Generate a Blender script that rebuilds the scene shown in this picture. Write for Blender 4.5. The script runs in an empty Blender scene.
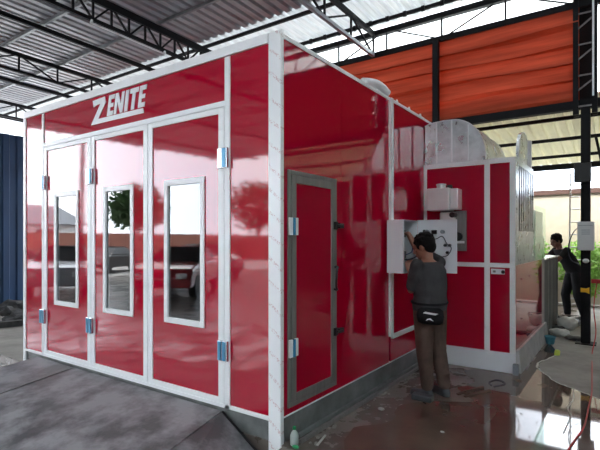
import bpy, bmesh, math, random
from mathutils import Vector, Matrix, noise
random.seed(7)
scene = bpy.context.scene
COL = scene.collection
PI = math.pi
WL = {}          # world location of every object we make

# ------------------------------------------------------------------ materials
def nm(name):
    m = bpy.data.materials.new(name); m.use_nodes = True
    nt = m.node_tree
    return m, nt, nt.nodes['Principled BSDF']

def mat(name, col, rough=.5, metal=0., spec=.5, coat=0., var=0., vscale=4., bump=0., bscale=8., rvar=0., trans=0., stretch=(1, 1, 1), ior=1.5, cr=.3):
    m, nt, b = nm(name)
    b.inputs['Base Color'].default_value = (*col, 1)
    b.inputs['Roughness'].default_value = rough
    b.inputs['Metallic'].default_value = metal
    b.inputs['Specular IOR Level'].default_value = spec
    b.inputs['IOR'].default_value = ior
    b.inputs['Coat Weight'].default_value = coat
    b.inputs['Coat Roughness'].default_value = .05
    b.inputs['Coat IOR'].default_value = 1.75
    N = nt.nodes.new; Lk = nt.links.new
    if var or bump or rvar:
        g = N('ShaderNodeNewGeometry')
        mp = N('ShaderNodeMapping'); mp.inputs['Scale'].default_value = stretch
        Lk(g.outputs['Position'], mp.inputs['Vector'])
        if var or rvar:
            n = N('ShaderNodeTexNoise'); n.inputs['Scale'].default_value = vscale
            n.inputs['Detail'].default_value = 6; n.inputs['Roughness'].default_value = .62
            Lk(mp.outputs[0], n.inputs['Vector'])
        if var:
            r = N('ShaderNodeValToRGB')
            r.color_ramp.elements[0].position = cr; r.color_ramp.elements[1].position = 1 - cr
            r.color_ramp.elements[0].color = (*[max(0, c * (1 - var)) for c in col], 1)
            r.color_ramp.elements[1].color = (*[min(1, c * (1 + var)) for c in col], 1)
            Lk(n.outputs[0], r.inputs[0]); Lk(r.outputs[0], b.inputs['Base Color'])
        if rvar:
            mr = N('ShaderNodeMapRange'); mr.inputs['From Min'].default_value = .35; mr.inputs['From Max'].default_value = .65
            mr.inputs['To Min'].default_value = max(.02, rough - rvar); mr.inputs['To Max'].default_value = rough + rvar
            Lk(n.outputs[0], mr.inputs['Value']); Lk(mr.outputs[0], b.inputs['Roughness'])
        if bump:
            n2 = N('ShaderNodeTexNoise'); n2.inputs['Scale'].default_value = bscale; n2.inputs['Detail'].default_value = 3
            Lk(mp.outputs[0], n2.inputs['Vector'])
            bp = N('ShaderNodeBump'); bp.inputs['Strength'].default_value = bump; bp.inputs['Distance'].default_value = .02
            Lk(n2.outputs[0], bp.inputs['Height']); Lk(bp.outputs[0], b.inputs['Normal'])
    if trans:
        out = nt.nodes['Material Output']
        t = N('ShaderNodeBsdfTranslucent'); t.inputs[0].default_value = (*col, 1)
        mx = N('ShaderNodeMixShader'); mx.inputs[0].default_value = trans
        Lk(b.outputs[0], mx.inputs[1]); Lk(t.outputs[0], mx.inputs[2]); Lk(mx.outputs[0], out.inputs[0])
    return m

def pane_mat(name, tint, ior=1.6):
    m, nt, b = nm(name); nt.nodes.remove(b)
    N = nt.nodes.new; Lk = nt.links.new
    t = N('ShaderNodeBsdfTransparent'); t.inputs[0].default_value = (*tint, 1)
    g = N('ShaderNodeBsdfGlossy'); g.inputs['Roughness'].default_value = .01; g.inputs[0].default_value = (1, 1, 1, 1)
    f = N('ShaderNodeFresnel'); f.inputs[0].default_value = ior
    mx = N('ShaderNodeMixShader')
    ge = N('ShaderNodeNewGeometry'); iv = N('ShaderNodeMath'); iv.operation = 'SUBTRACT'; iv.inputs[0].default_value = 1
    mu = N('ShaderNodeMath'); mu.operation = 'MULTIPLY'
    Lk(ge.outputs['Backfacing'], iv.inputs[1]); Lk(iv.outputs[0], mu.inputs[0]); Lk(f.outputs[0], mu.inputs[1])
    Lk(mu.outputs[0], mx.inputs[0]); Lk(t.outputs[0], mx.inputs[1]); Lk(g.outputs[0], mx.inputs[2])
    Lk(mx.outputs[0], nt.nodes['Material Output'].inputs[0])
    return m

M = {}
M['red'] = mat('red_lacquered_sheet', (.42, .0008, .022), .045, 0, .5, var=.05, vscale=1.2, bump=.05, bscale=1.6, ior=1.6)
M['darkred'] = M['red']
M['white'] = mat('white_powder_coated_steel', (.88, .90, .91), .38, 0, .5, var=.02, vscale=3)
M['silver'] = mat('brushed_aluminium', (.25, .24, .23), .45, .4, .5, var=.15, vscale=6, stretch=(6, 6, .6))
M['galv'] = mat('galvanised_sheet_metal', (.74, .78, .79), .30, .80, .5, var=.16, vscale=3.5, bump=.2, bscale=2.5, rvar=.06, cr=.4)
M['steel'] = mat('polished_stainless_steel', (.84, .84, .82), .30, .45, .5, var=.06, vscale=4, bump=.10, bscale=3)
M['chrome'] = mat('hinge_zinc_plating', (.66, .72, .78), .22, .8)
M['bluefilm'] = mat('blue_protective_film', (.05, .25, .42), .25, .2)
M['black'] = mat('black_plastic', (.012, .012, .013), .35)
M['truss'] = mat('black_painted_roof_steel', (.006, .0065, .008), .65, 0, .2, var=.2)
M['rust'] = mat('brown_primer_steel', (.10, .05, .035), .6)
M['purlin'] = mat('galvanised_purlin', (.26, .28, .29), .45, .5, var=.2)
M['roof'] = mat('grey_metal_roofing', (.42, .43, .46), .42, .2, var=.25, vscale=2.5, stretch=(6, .35, 1), rvar=.1)
M['roof2'] = mat('daylit_pale_roofing', (.72, .74, .74), .35, .25, var=.28, vscale=2.5, stretch=(6, .35, 1), trans=.30)  # silvery sheets, daylight on them put into a paler, translucent colour
M['roof3'] = mat('translucent_roofing', (.85, .88, .88), .4, 0, trans=.6, var=.12)
M['leanroof'] = mat('weathered_cream_roofing', (.74, .72, .60), .5, .0, var=.2, vscale=2, stretch=(3, .5, 1), trans=.30)
M['orange'] = mat('orange_tarpaulin', (.50, .105, .05), .6, 0, .2, var=.45, vscale=1.5, trans=.32, stretch=(.22, 1, 3.2), cr=.38)
M['floor'] = mat('damp_dark_concrete', (.15, .125, .108), .28, 0, .5, var=.45, vscale=1.7, bump=.12, bscale=14, rvar=.22)
M['dryfloor'] = mat('dusty_pale_concrete', (.27, .255, .23), .7, 0, .4, var=.28, vscale=2.2, bump=.25, bscale=12)
M['outfloor'] = mat('outdoor_concrete_yard', (.36, .35, .33), .8, 0, .3, var=.2, vscale=1)
M['puddle'] = mat('muddy_standing_water', (.115, .078, .060), .04, 0, .5, var=.35, vscale=1.1, bump=.012, bscale=2.5, ior=1.5)
M['froth'] = mat('dried_white_scum_line', (.55, .54, .50), .6, var=.2)
M['ramp'] = mat('dark_grey_steel_ramp', (.20, .20, .21), .5, 0, var=.55, vscale=2.6, bump=.25, bscale=10, rvar=.14, cr=.40)
M['plinth'] = mat('stained_grey_base', (.15, .16, .155), .45, 0, var=.4, vscale=4, bump=.1, bscale=12)
M['plinth2'] = mat('pale_cement_base', (.40, .40, .39), .6, 0, var=.25, vscale=5, bump=.2, bscale=14)
M['navy'] = mat('navy_blue_sheet', (.012, .045, .115), .5, 0, var=.15, vscale=1)
M['wallgrey'] = mat('dull_grey_wall_sheet', (.16, .16, .17), .6, 0, var=.2)
M['beige'] = mat('cream_wall_render', (.52, .45, .34), .8, 0, var=.1)
M['darkin'] = mat('booth_inner_lining', (.32, .32, .33), .5)
M['glass'] = pane_mat('tinted_window_glass', (.62, .66, .66), 1.95)
M['film'] = pane_mat('clear_plastic_film', (.80, .92, .86), 1.12)
M['boxwhite'] = mat('white_enamelled_cabinet', (.78, .80, .83), .35, 0, .5)
M['boxgrey'] = mat('grey_mounting_plate', (.28, .31, .34), .5, .3, var=.3, vscale=9)
M['wire'] = mat('dark_cable_rubber', (.02, .02, .04), .5)
M['bluewire'] = mat('blue_cable', (.03, .06, .25), .5)
M['skin'] = mat('tan_skin', (.30, .135, .085), .5, var=.08, vscale=9)
M['skin2'] = mat('dark_tan_skin', (.16, .07, .045), .5)
M['hair'] = mat('black_hair', (.006, .005, .005), .85, 0, .2, bump=.6, bscale=60)
M['shirt'] = mat('charcoal_grey_cotton', (.055, .055, .058), .9, 0, .2, var=.15, vscale=14, bump=.7, bscale=9)
M['trouser'] = mat('brown_cotton_drill', (.095, .062, .050), .9, 0, .2, var=.25, vscale=9, bump=.8, bscale=8)
M['blackcloth'] = mat('black_cotton', (.012, .012, .014), .9, 0, .2, var=.2, vscale=9, bump=.5, bscale=9)
M['shoe'] = mat('grey_work_shoe', (.06, .065, .07), .6)
M['logo'] = mat('white_print', (.75, .75, .75), .5)
M['leaf'] = mat('sunlit_leaf', (.26, .46, .08), .55, 0, trans=.35, var=.5, vscale=3)
M['leafdark'] = mat('dark_leaf', (.045, .095, .03), .6, 0, trans=.2, var=.4, vscale=3)
M['bark'] = mat('tree_bark', (.12, .09, .06), .9, var=.3)
M['hose'] = mat('red_rubber_hose', (.50, .02, .02), .4)
M['yellow'] = mat('yellow_sticker', (.85, .50, .01), .5)
M['lime'] = mat('lime_plastic', (.62, .75, .12), .5)
M['teal'] = mat('teal_plastic', (.05, .20, .26), .4)
M['bagwhite'] = mat('white_plastic_sack', (.60, .60, .58), .6, var=.15, vscale=12, bump=.8, bscale=9)
M['greentint'] = mat('green_bottle_cap', (.02, .30, .10), .4)
M['bottle'] = mat('cloudy_bottle', (.55, .62, .60), .2, 0, .5, trans=.3)
M['tube'] = mat('white_tube_fitting', (.85, .87, .88), .35)
M['rubbish'] = mat('dark_rubble', (.05, .05, .05), .8, var=.6, vscale=6)
M['carpaint'] = mat('silver_car_paint', (.55, .56, .58), .2, .4, coat=.5)
M['carred'] = mat('red_car_paint', (.45, .02, .03), .2, 0, coat=.8)
M['brick'] = mat('terracotta_boundary_wall', (.26, .10, .07), .8, var=.25, vscale=2)
M['housewall'] = mat('pale_house_wall', (.75, .76, .76), .7)
M['houseroof'] = mat('slate_house_roof', (.14, .15, .17), .7)
M['aluladder'] = mat('aluminium_ladder', (.55, .55, .54), .4, .6)

# white steel with traces of red printed protective film
def film_post():
    m, nt, b = nm('white_steel_with_printed_film')
    N = nt.nodes.new; Lk = nt.links.new
    b.inputs['Roughness'].default_value = .3
    g = N('ShaderNodeNewGeometry')
    mp = N('ShaderNodeMapping'); mp.inputs['Rotation'].default_value = (0, .9, 0)
    w = N('ShaderNodeTexWave'); w.inputs['Scale'].default_value = 2.2; w.inputs['Distortion'].default_value = 1.5
    w.inputs['Detail'].default_value = 1
    n = N('ShaderNodeTexNoise'); n.inputs['Scale'].default_value = 95; n.inputs['Detail'].default_value = 2
    a = N('ShaderNodeMath'); a.operation = 'GREATER_THAN'; a.inputs[1].default_value = .93
    c = N('ShaderNodeMath'); c.operation = 'GREATER_THAN'; c.inputs[1].default_value = .54
    d = N('ShaderNodeMath'); d.operation = 'MULTIPLY'
    mx = N('ShaderNodeMix'); mx.data_type = 'RGBA'
    mx.inputs[6].default_value = (.88, .90, .91, 1); mx.inputs[7].default_value = (.70, .56, .57, 1)
    Lk(g.outputs['Position'], mp.inputs[0]); Lk(mp.outputs[0], w.inputs[0]); Lk(g.outputs['Position'], n.inputs[0])
    Lk(w.outputs[1], a.inputs[0]); Lk(n.outputs[0], c.inputs[0]); Lk(a.outputs[0], d.inputs[0]); Lk(c.outputs[0], d.inputs[1])
    Lk(d.outputs[0], mx.inputs[0]); Lk(mx.outputs[2], b.inputs['Base Color'])
    return m
M['filmpost'] = film_post()

# ------------------------------------------------------------------ mesh helpers
def bmn(): return bmesh.new()

def box(bm, x0, x1, y0, y1, z0, z1):
    v = [bm.verts.new(p) for p in ((x0, y0, z0), (x1, y0, z0), (x1, y1, z0), (x0, y1, z0), (x0, y0, z1), (x1, y0, z1), (x1, y1, z1), (x0, y1, z1))]
    for f in ((3, 2, 1, 0), (4, 5, 6, 7), (0, 1, 5, 4), (1, 2, 6, 5), (2, 3, 7, 6), (3, 0, 4, 7)):
        bm.faces.new([v[i] for i in f])
    return bm

def poly(bm, pts, d):
    """prism: 3D polygon pts extruded by vector d"""
    d = Vector(d)
    a = [bm.verts.new(p) for p in pts]; b = [bm.verts.new(Vector(p) + d) for p in pts]
    n = len(pts)
    bm.faces.new(a); bm.faces.new(b[::-1])
    for i in range(n):
        bm.faces.new([a[(i + 1) % n], a[i], b[i], b[(i + 1) % n]])
    return bm

def frame_axes(d):
    d = d.normalized()
    up = Vector((0, 0, 1)) if abs(d.z) < .95 else Vector((0, 1, 0))
    s = d.cross(up).normalized(); u = s.cross(d).normalized()
    return s, u

def bar(bm, p0, p1, w, h):
    p0, p1 = Vector(p0), Vector(p1); s, u = frame_axes(p1 - p0)
    a = []
    for p in (p0, p1):
        a.append([bm.verts.new(p + s * x * w / 2 + u * y * h / 2) for x, y in ((-1, -1), (1, -1), (1, 1), (-1, 1))])
    bm.faces.new(a[0][::-1]); bm.faces.new(a[1])
    for i in range(4):
        j = (i + 1) % 4; bm.faces.new([a[0][i], a[0][j], a[1][j], a[1][i]])
    return bm

def tube(bm, pts, r, seg=8, cap=True):
    pts = [Vector(p) for p in pts]; rr = r if isinstance(r, (list, tuple)) else [r] * len(pts)
    rings = []; s = u = None
    for i, p in enumerate(pts):
        d = (pts[min(i + 1, len(pts) - 1)] - pts[max(i - 1, 0)])
        if s is None: s, u = frame_axes(d)
        else:
            d.normalize(); s = (s - d * s.dot(d)).normalized(); u = s.cross(d).normalized()
        rings.append([bm.verts.new(p + (s * math.cos(2 * PI * k / seg) + u * math.sin(2 * PI * k / seg)) * rr[i]) for k in range(seg)])
    for a, b in zip(rings, rings[1:]):
        for k in range(seg):
            j = (k + 1) % seg; bm.faces.new([a[k], a[j], b[j], b[k]])
    if cap:
        bm.faces.new(rings[0][::-1]); bm.faces.new(rings[-1])
    return bm

def smooth_path(pts, n=6):
    pts = [Vector(p) for p in pts]; out = []
    P = [pts[0]] + pts + [pts[-1]]
    for i in range(1, len(P) - 2):
        for k in range(n):
            t = k / n; a, b, c, d = P[i - 1], P[i], P[i + 1], P[i + 2]
            out.append(.5 * ((2 * b) + (c - a) * t + (2 * a - 5 * b + 4 * c - d) * t * t + (3 * b - a - 3 * c + d) * t ** 3))
    out.append(pts[-1]); return out

def ell(bm, c, r, rot=None, seg=16, rings=10):
    m = Matrix.Translation(c) @ (rot.to_4x4() if rot else Matrix.Identity(4)) @ Matrix.Diagonal((*r, 1))
    bmesh.ops.create_uvsphere(bm, u_segments=seg, v_segments=rings, radius=1, matrix=m)
    return bm

def lathe(bm, prof, c, seg=20):
    rings = [[bm.verts.new((c[0] + r * math.cos(2 * PI * k / seg), c[1] + r * math.sin(2 * PI * k / seg), c[2] + z)) for k in range(seg)] for r, z in prof]
    for a, b in zip(rings, rings[1:]):
        for k in range(seg):
            j = (k + 1) % seg; bm.faces.new([a[k], a[j], b[j], b[k]])
    bm.faces.new(rings[0][::-1]); bm.faces.new(rings[-1])
    return bm

def link(name, me, parent=None, wl=Vector((0, 0, 0))):
    o = bpy.data.objects.new(name, me); COL.objects.link(o)
    WL[o.name] = Vector(wl)
    if parent:
        o.parent = parent; o.location = Vector(wl) - WL[parent.name]
    else: o.location = wl
    return o

def obj(name, bm, m, parent=None, bevel=0, smooth=False, recalc=True):
    if recalc: bmesh.ops.recalc_face_normals(bm, faces=bm.faces)
    xs = [v.co for v in bm.verts]
    lo = Vector((min(v.x for v in xs), min(v.y for v in xs), min(v.z for v in xs)))
    hi = Vector((max(v.x for v in xs), max(v.y for v in xs), max(v.z for v in xs)))
    c = (lo + hi) / 2; c.z = lo.z
    bmesh.ops.translate(bm, verts=bm.verts, vec=-c)
    me = bpy.data.meshes.new(name); bm.to_mesh(me); bm.free()
    if smooth:
        for p in me.polygons: p.use_smooth = True
    me.materials.append(m if not isinstance(m, str) else M[m])
    o = link(name, me, parent, c)
    if bevel:
        b = o.modifiers.new('bevel', 'BEVEL'); b.width = bevel; b.segments = 2; b.limit_method = 'ANGLE'
    return o

def tag(o, label, cat, group=None, kind=None):
    o['label'] = label; o['category'] = cat
    if group: o['group'] = group
    if kind: o['kind'] = kind
    return o

def thing(name, loc, label, cat, group=None):
    return tag(link(name, None, None, Vector(loc)), label, cat, group)

def struct(name, bm, m, parent=None, label=None, cat=None):
    o = obj(name, bm, m, parent)
    if not parent: o['kind'] = 'structure'
    if label: o['label'] = label
    if cat: o['category'] = cat
    return o

def bx(*a): return box(bmn(), *a)

# ================================================================== FLOORS
def rects(bm, z, t, rs):
    for x0, x1, y0, y1 in rs: box(bm, x0, x1, y0, y1, z - t, z)
    return bm
struct('floor', rects(bmn(), 0, .25, [(.03, 9, -17, 0), (-17, 9, 0, 10.4)]), 'floor', label='damp dark concrete shed floor around the red paint booth', cat='floor')
struct('floor_entrance', rects(bmn(), -.10, .15, [(-17, .03, -17, 0)]), 'floor', label='lower damp concrete floor in front of the red booth', cat='floor')
# dry pale patches
b = bmn()
def patch(bm, pts, z, t=.004):
    poly(bm, [(x, y, z) for x, y in pts], (0, 0, t)); return bm
shore = [(1.30, 9.9), (1.28, 6.6), (1.24, 5.2), (1.36, 4.75), (1.42, 4.45), (1.33, 4.1), (1.27, 3.72), (1.36, 3.40), (1.46, 3.22), (1.56, 3.02), (1.70, 2.90), (1.86, 2.78), (2.05, 2.62), (2.6, 2.5), (3.4, 2.9), (4.6, 2.7), (8.5, 3.2), (8.5, 9.9)]
o = struct('floor_dry', patch(b, shore, 0), 'dryfloor', label='dry pale concrete area behind the puddle around the black column', cat='floor')
struct('floor_left', patch(bmn(), [(-16.9, .02), (-4.3, .02), (-4.3, 9.9), (-16.9, 9.9)], 0), 'dryfloor', label='dry pale concrete floor left of the booth', cat='floor')
# puddle: thin sheet of water lying on the damp floor
pud = [(.30, .62), (.52, .95), (.40, 1.3), (.62, 1.62), (.95, 1.85), (.72, 2.15), (.80, 2.5), (.62, 2.8), (.66, 3.02), (1.13, 3.04), (1.20, 3.4), (1.19, 4.4), (1.22, 5.2)] + [(x - .01, y - .012) for x, y in shore[3:14]] + [(3.2, 2.6), (3.8, 1.4), (3.4, -.3), (2.4, -.9), (1.0, -.5), (.62, -.1), (.50, .12), (.36, .35)]
pud = [(p.x + .05 * noise.noise(p * 7), p.y + .05 * noise.noise(p * 7 + Vector((9, 0, 0)))) for p in smooth_path([(x, y, 0) for x, y in pud[:10]], 6)] + pud[10:]
b = patch(bmn(), pud, .0005, .003)
tag(obj('puddle', b, 'puddle'), 'wide muddy puddle mirroring the red cabinet on the shed floor', 'puddle')
# scum line along the shore
b = bmn()
pth = smooth_path([(x - .006, y - .008, .005) for x, y in shore[3:14]], 5)
pth = [p + Vector((random.uniform(-.012, .012), random.uniform(-.012, .012), 0)) for p in pth]
tube(b, pth, [random.uniform(.006, .013) for _ in pth], 6)
for v in b.verts: v.co.z = .003 + (v.co.z - .003) * .35
tag(obj('scum_line', b, 'froth'), 'wavy whitish dried edge line where the puddle meets the dry floor', 'floor stain')
b = bmn(); pth = smooth_path([(1.72, 2.86, .005), (1.76, 2.5, .005), (1.74, 2.2, .005), (1.78, 1.95, .005), (1.77, 1.5, .005)], 5)
tube(b, pth, .006, 6)
for v in b.verts: v.co.z = .004 + (v.co.z - .004) * .3
tag(obj('scum_line', b, 'froth'), 'thin whitish streak running forward across the puddle beside the column reflection', 'floor stain')
struct('ground', bx(-45, 45, -60, 45, -.42, -.30), 'outfloor', label='pale concrete yard outside the shed', cat='ground')
struct('ground_yard', rects(bmn(), -.02, .25, [(-20, 20, 10.4, 14)]), 'outfloor', label='sunlit yard behind the shed', cat='ground')

# ================================================================== SHED ROOF
def roofz(y): return 5.74 + .02 * (5.45 - y)
def corr(x0, x1, y0, y1, zf, pitch=.21, h=.05, t=.006):
    """ribbed sheet, ribs along Y"""
    bm = bmn(); prof = []; x = x0
    while x < x1 - 1e-6:
        for dx, dz in ((0, 0), (pitch * .52, 0), (pitch * .62, h), (pitch * .88, h), (pitch * .98, 0)):
            if x + dx <= x1: prof.append((x + dx, dz))
        x += pitch
    ys = [y0 + (y1 - y0) * k / 4 for k in range(5)]
    for s, off in ((1, 0), (-1, t)):
        rows = [[bm.verts.new((px, y, zf(y) + dz + off)) for px, dz in prof] for y in ys]
        for a, c in zip(rows, rows[1:]):
            for i in range(len(prof) - 1): bm.faces.new([a[i], a[i + 1], c[i + 1], c[i]][::s])
    return bm
struct('ceiling_added_skylight', corr(.52, 9, -17, -4.0, roofz), 'roof3', label='added unseen translucent roof strip that brightens the cabinet from the camera side', cat='roof')  # out-of-view translucent roofing added to brighten the cabinet side
struct('ceiling_middle', corr(.52, 5.52, -4, 4.0, roofz), 'roof', label='dark ribbed roof over the floor right of the booth', cat='roof')
struct('ceiling_right', corr(5.56, 9, -4.0, 4.0, roofz), 'roof', label='dark ribbed roof right of the added skylight strip', cat='roof')
ceil = struct('ceiling', corr(-17, .5, -17, 4.0, roofz), 'roof', label='dark ribbed metal shed roof above the booth', cat='roof')
c2 = struct('ceiling_daylit_strip', corr(-17, 9, 4.0, 5.5, roofz), 'roof2', label='ribbed roof strip beside the orange sheet, daylight put into its pale colour', cat='roof')
struct('ceiling_far_left', corr(-27, -17.05, 0, 7.3, roofz), 'roof3', label='pale translucent roof of the next shed seen above the navy wall', cat='roof')
c3 = struct('ceiling_eave', corr(-12.5, 9, 5.5, 7.3, lambda y: roofz(y) + .12), 'roof3', label='translucent roof eave seen through the truss above the orange sheet', cat='roof')
for y in [4.12 - 1.24 * i for i in range(17)]:
    obj('purlin', bar(bmn(), (-17, y, roofz(y) - .05), (9, y, roofz(y) - .05), .05, .06), M['purlin'] if y < 3.5 else M['truss'], ceil)
for x in (-14.6, -10.7, -7.05, .9, 4.0, 7.2):
    obj('rafter', bar(bmn(), (x, -17, roofz(-17) - .15), (x, 5.3, roofz(5.3) - .15), .06, .085), 'truss', ceil)

def truss(name, x, y0, y1, h, n, label, lowmat='truss', cw=.09):
    t = thing(name, (x, (y0 + y1) / 2, roofz((y0 + y1) / 2) - .1 - h), label, 'roof truss', 'black roof trusses running front to back')
    zt = lambda y: roofz(y) - .14
    obj('top_chord', bar(bmn(), (x, y0, zt(y0)), (x, y1, zt(y1)), .06, cw), 'truss', t)
    obj('bottom_chord', bar(bmn(), (x, y0, zt(y0) - h), (x, y1, zt(y1) - h), .06, .06), lowmat, t)
    for i in range(n + 1):
        y = y0 + (y1 - y0) * i / n
        obj('web_post', bar(bmn(), (x, y, zt(y) - h), (x, y, zt(y)), .03, .035), 'truss', t)
        if i < n:
            y2 = y0 + (y1 - y0) * (i + 1) / n
            a, c = ((y, zt(y)), (y2, zt(y2) - h)) if i % 2 else ((y, zt(y) - h), (y2, zt(y2)))
            obj('web_diagonal', bar(bmn(), (x, a[0], a[1]), (x, c[0], c[1]), .03, .03), 'truss', t)
    return t
truss('roof_truss', -1.85, 0, 5.38, .42, 6, 'black roof truss meeting the orange sheet above the booth middle', 'purlin')  # light on the bottom chord put into its paler grey
truss('roof_truss', -5.2, -4, 5.38, .37, 27, 'black roof truss above the booth front with a white tube fitting under it', 'truss', .13)
truss('roof_truss', -8.8, -4, 5.38, .37, 11, 'black roof truss above the left end of the booth, wide panels')
truss('roof_truss', -12.85, -4, 5.38, .40, 11, 'farthest left black roof truss above the navy wall')
t = thing('tube_light', (-5.17, 2.25, 5.2), 'long thin white tube fitting hanging under a black roof truss', 'tube light')
obj('tube', tube(bmn(), [(-5.17, 1.49, 5.235), (-5.17, 3.05, 5.205)], .018, 8), 'tube', t)
obj('end_bracket', bx(-5.19, -5.15, 1.50, 1.53, 5.235, 5.29), 'tube', t); obj('end_bracket', bx(-5.19, -5.15, 3.01, 3.04, 5.205, 5.26), 'tube', t)

# cross truss above orange sheet
t = thing('cross_truss', (-2, 5.45, 5.14), 'long black cross truss running along the top of the orange sheet', 'roof truss')
obj('top_chord', bar(bmn(), (-12.3, 5.45, 5.62), (9, 5.45, 5.62), .10, .10), 'truss', t)
obj('bottom_chord', bar(bmn(), (-12.3, 5.45, 5.20), (9, 5.45, 5.20), .08, .10), 'truss', t)
xs = [-12.3 + 1.07 * i for i in range(20)]
for i, x in enumerate(xs):
    obj('web_post', bar(bmn(), (x, 5.45, 5.2), (x, 5.45, 5.62), .03, .03), 'truss', t)
    if i < len(xs) - 1:
        a, c = (5.2, 5.65) if i % 2 else (5.65, 5.2)
        obj('web_diagonal', bar(bmn(), (x, 5.45, a), (x + 1.07, 5.45, c), .022, .022), 'truss', t)
# brace: black strut, lower end at the orange top chord
# purlin clips along the strip joint chord
b = bar(bmn(), (-12.3, 5.15, roofz(5.15) - .05), (9, 5.15, roofz(5.15) - .05), .05, .06)
for i in range(60):
    x = -12 + .34 * i; box(b, x, x + .06, 5.08, 5.12, roofz(5.1) - .12, roofz(5.1) - .03)
obj('edge_purlin', b, 'truss', c2)

# orange sheet: lapped horizontal bands with folds
def orange(x0, x1, name, label):
    bm = bmn(); nx, nz = 46, 50; z0, z1 = 3.72, 5.16
    rows = []
    for j in range(nz + 1):
        tz = j / nz; row = []
        for i in range(nx + 1):
            tx = i / nx; x = x0 + (x1 - x0) * tx
            ph = tz * 5 - .001
            saw = 1 - (ph % 1.0)
            y = 5.44 - .10 * saw ** 1.6 * (.6 + .4 * tz) + .012 * math.sin(x * .9 + tz * 3)
            z = z0 + (z1 - z0) * tz + (.035 * math.sin(x * .8 + int(ph) * 1.3) + .012 * math.sin(x * 2.7 + int(ph)) if 0 < j < nz else 0)
            row.append(bm.verts.new((x, y, z)))
        rows.append(row)
    for a, c in zip(rows, rows[1:]):
        for i in range(nx): bm.faces.new([a[i], a[i + 1], c[i + 1], c[i]])
    o = obj(name, bm, 'orange', recalc=False)
    s = o.modifiers.new('thickness', 'SOLIDIFY'); s.thickness = .004
    return tag(o, label, 'tarpaulin', 'orange sheeting panels under the cross truss')
orange(-12.2, -.64, 'orange_sheet', 'left orange-red sheet hanging under the cross truss behind the booth')
orange(-.62, 1.60, 'orange_sheet', 'middle orange-red sheet between the thin black post and black column')
orange(1.86, 9, 'orange_sheet', 'orange-red sheet right of the tall black column')
tag(obj('hanging_post', bx(-.65, -.55, 5.29, 5.39, 3.60, 5.15), 'truss'), 'thin black post between the left and middle orange sheets', 'post')
b = bar(bmn(), (-12.3, 5.47, 3.66), (9, 5.47, 3.66), .12, .13)
tag(obj('lower_beam', b, 'truss'), 'black steel beam along the bottom of the orange sheet', 'beam')

# lean-to roof behind
leanz = lambda y: 3.86 - .145 * (y - 5.45)
lr = struct('ceiling_lean_to', corr(-3, 9, 5.56, 9.35, leanz, .2, .04), 'leanroof', label='cream ribbed lean-to roof behind the black beam', cat='roof')
for y, h in ((6.3, .06), (7.37, .06), (8.45, .06), (9.25, .13)):
    obj('purlin', bar(bmn(), (-3, y, leanz(y) - .06), (9, y, leanz(y) - .06), .05, h), 'truss', lr)
for x, y in ((-2.9, 9.25), (2.3, 9.25)):
    tag(obj('rear_post', bx(x - .05, x + .05, y - .05, y + .05, 0, leanz(y) - .1), 'truss'), 'black post holding the rear edge of the lean-to roof', 'post', 'rear posts of the lean-to roof')

# shed walls
b = bmn()
def corrwall(bm, x, y0, y1, z0, z1, pitch=.3):
    pr = []; y = y0
    while y < y1 - 1e-6:
        for dy, dx in ((0, 0), (pitch * .4, 0), (pitch * .5, .03), (pitch * .9, .03)):
            if y + dy <= y1: pr.append((y + dy, dx))
        y += pitch
    for off, s in ((0, 1), (-.02, -1)):
        lo = [bm.verts.new((x + dx + off, yy, z0)) for yy, dx in pr]; hi = [bm.verts.new((x + dx + off, yy, z1)) for yy, dx in pr]
        for i in range(len(pr) - 1): bm.faces.new([lo[i], lo[i + 1], hi[i + 1], hi[i]][::s])
    return bm
def corrwall_x(bm, y, x0, x1, z0, z1):
    corrwall(bm, y, x0, x1, z0, z1)
    for v in bm.verts: v.co.x, v.co.y = v.co.y, v.co.x
    return bm
struct('wall_front', corrwall_x(bmn(), -14, -7.5, 8.6, -.1, 5.9), 'wallgrey', label='dull grey sheet wall opposite the booth front', cat='wall')
struct('wall_rear_blocker', corrwall_x(bmn(), 9.32, 2.35, 8.6, 0, 3.26), 'wallgrey', label='added unseen grey wall blocking sky light under the right part of the lean-to roof', cat='wall')  # out-of-view wall added to keep the bright sky gap out of reflections
struct('wall_left', corrwall(bmn(), -9.3, .2, 9.5, 0, 3.98), 'navy', label='navy blue metal wall left of the booth', cat='wall')
struct('wall_right', corrwall(bmn(), 8.6, -17, 10.4, 0, 5.35), 'wallgrey', label='dull grey side wall of the shed', cat='wall')
for x, y in ((8.4, -8), (8.4, -2.5), (8.4, 3)):
    tag(obj('wall_column', bx(x - .08, x + .08, y - .08, y + .08, 0, roofz(y) - .1), 'truss'), 'black column against the grey side wall', 'column', 'black columns along the grey side wall')
for x, y in ((-16.8, -16.8), (-16.8, -8), (-16.8, -1), (-8, -16.8), (1, -16.8)):
    if y < 9: tag(obj('edge_column', bx(x - .07, x + .07, y - .07, y + .07, -.1, roofz(y)), 'truss'), 'black column at the open edge of the shed roof', 'column', 'black columns along the open shed edge')

# ================================================================== PAINT BOOTH
XL = -4.18; ZT = 3.225; YB = 6.9
booth = thing('paint_booth', (-2.09, 3.4, 0), 'large red metal spray paint booth with white frame and three windowed doors', 'paint booth')
def part(name, bm, m, parent=booth, bevel=0, smooth=False, label=None):
    o = obj(name, bm, m, parent, bevel, smooth)
    if label: o['label'] = label
    return o
# inner lining and body
part('body', (lambda b: (box(b, XL + .02, XL + .06, .06, YB, .02, 3.16), box(b, XL + .02, -.02, YB - .05, YB, .02, 3.16), box(b, XL + .02, -.02, .06, YB, 3.14, 3.18), box(b, XL + .02, -.02, .06, YB - .06, .10, .14), b)[-1])(bmn()), 'darkin')
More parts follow.
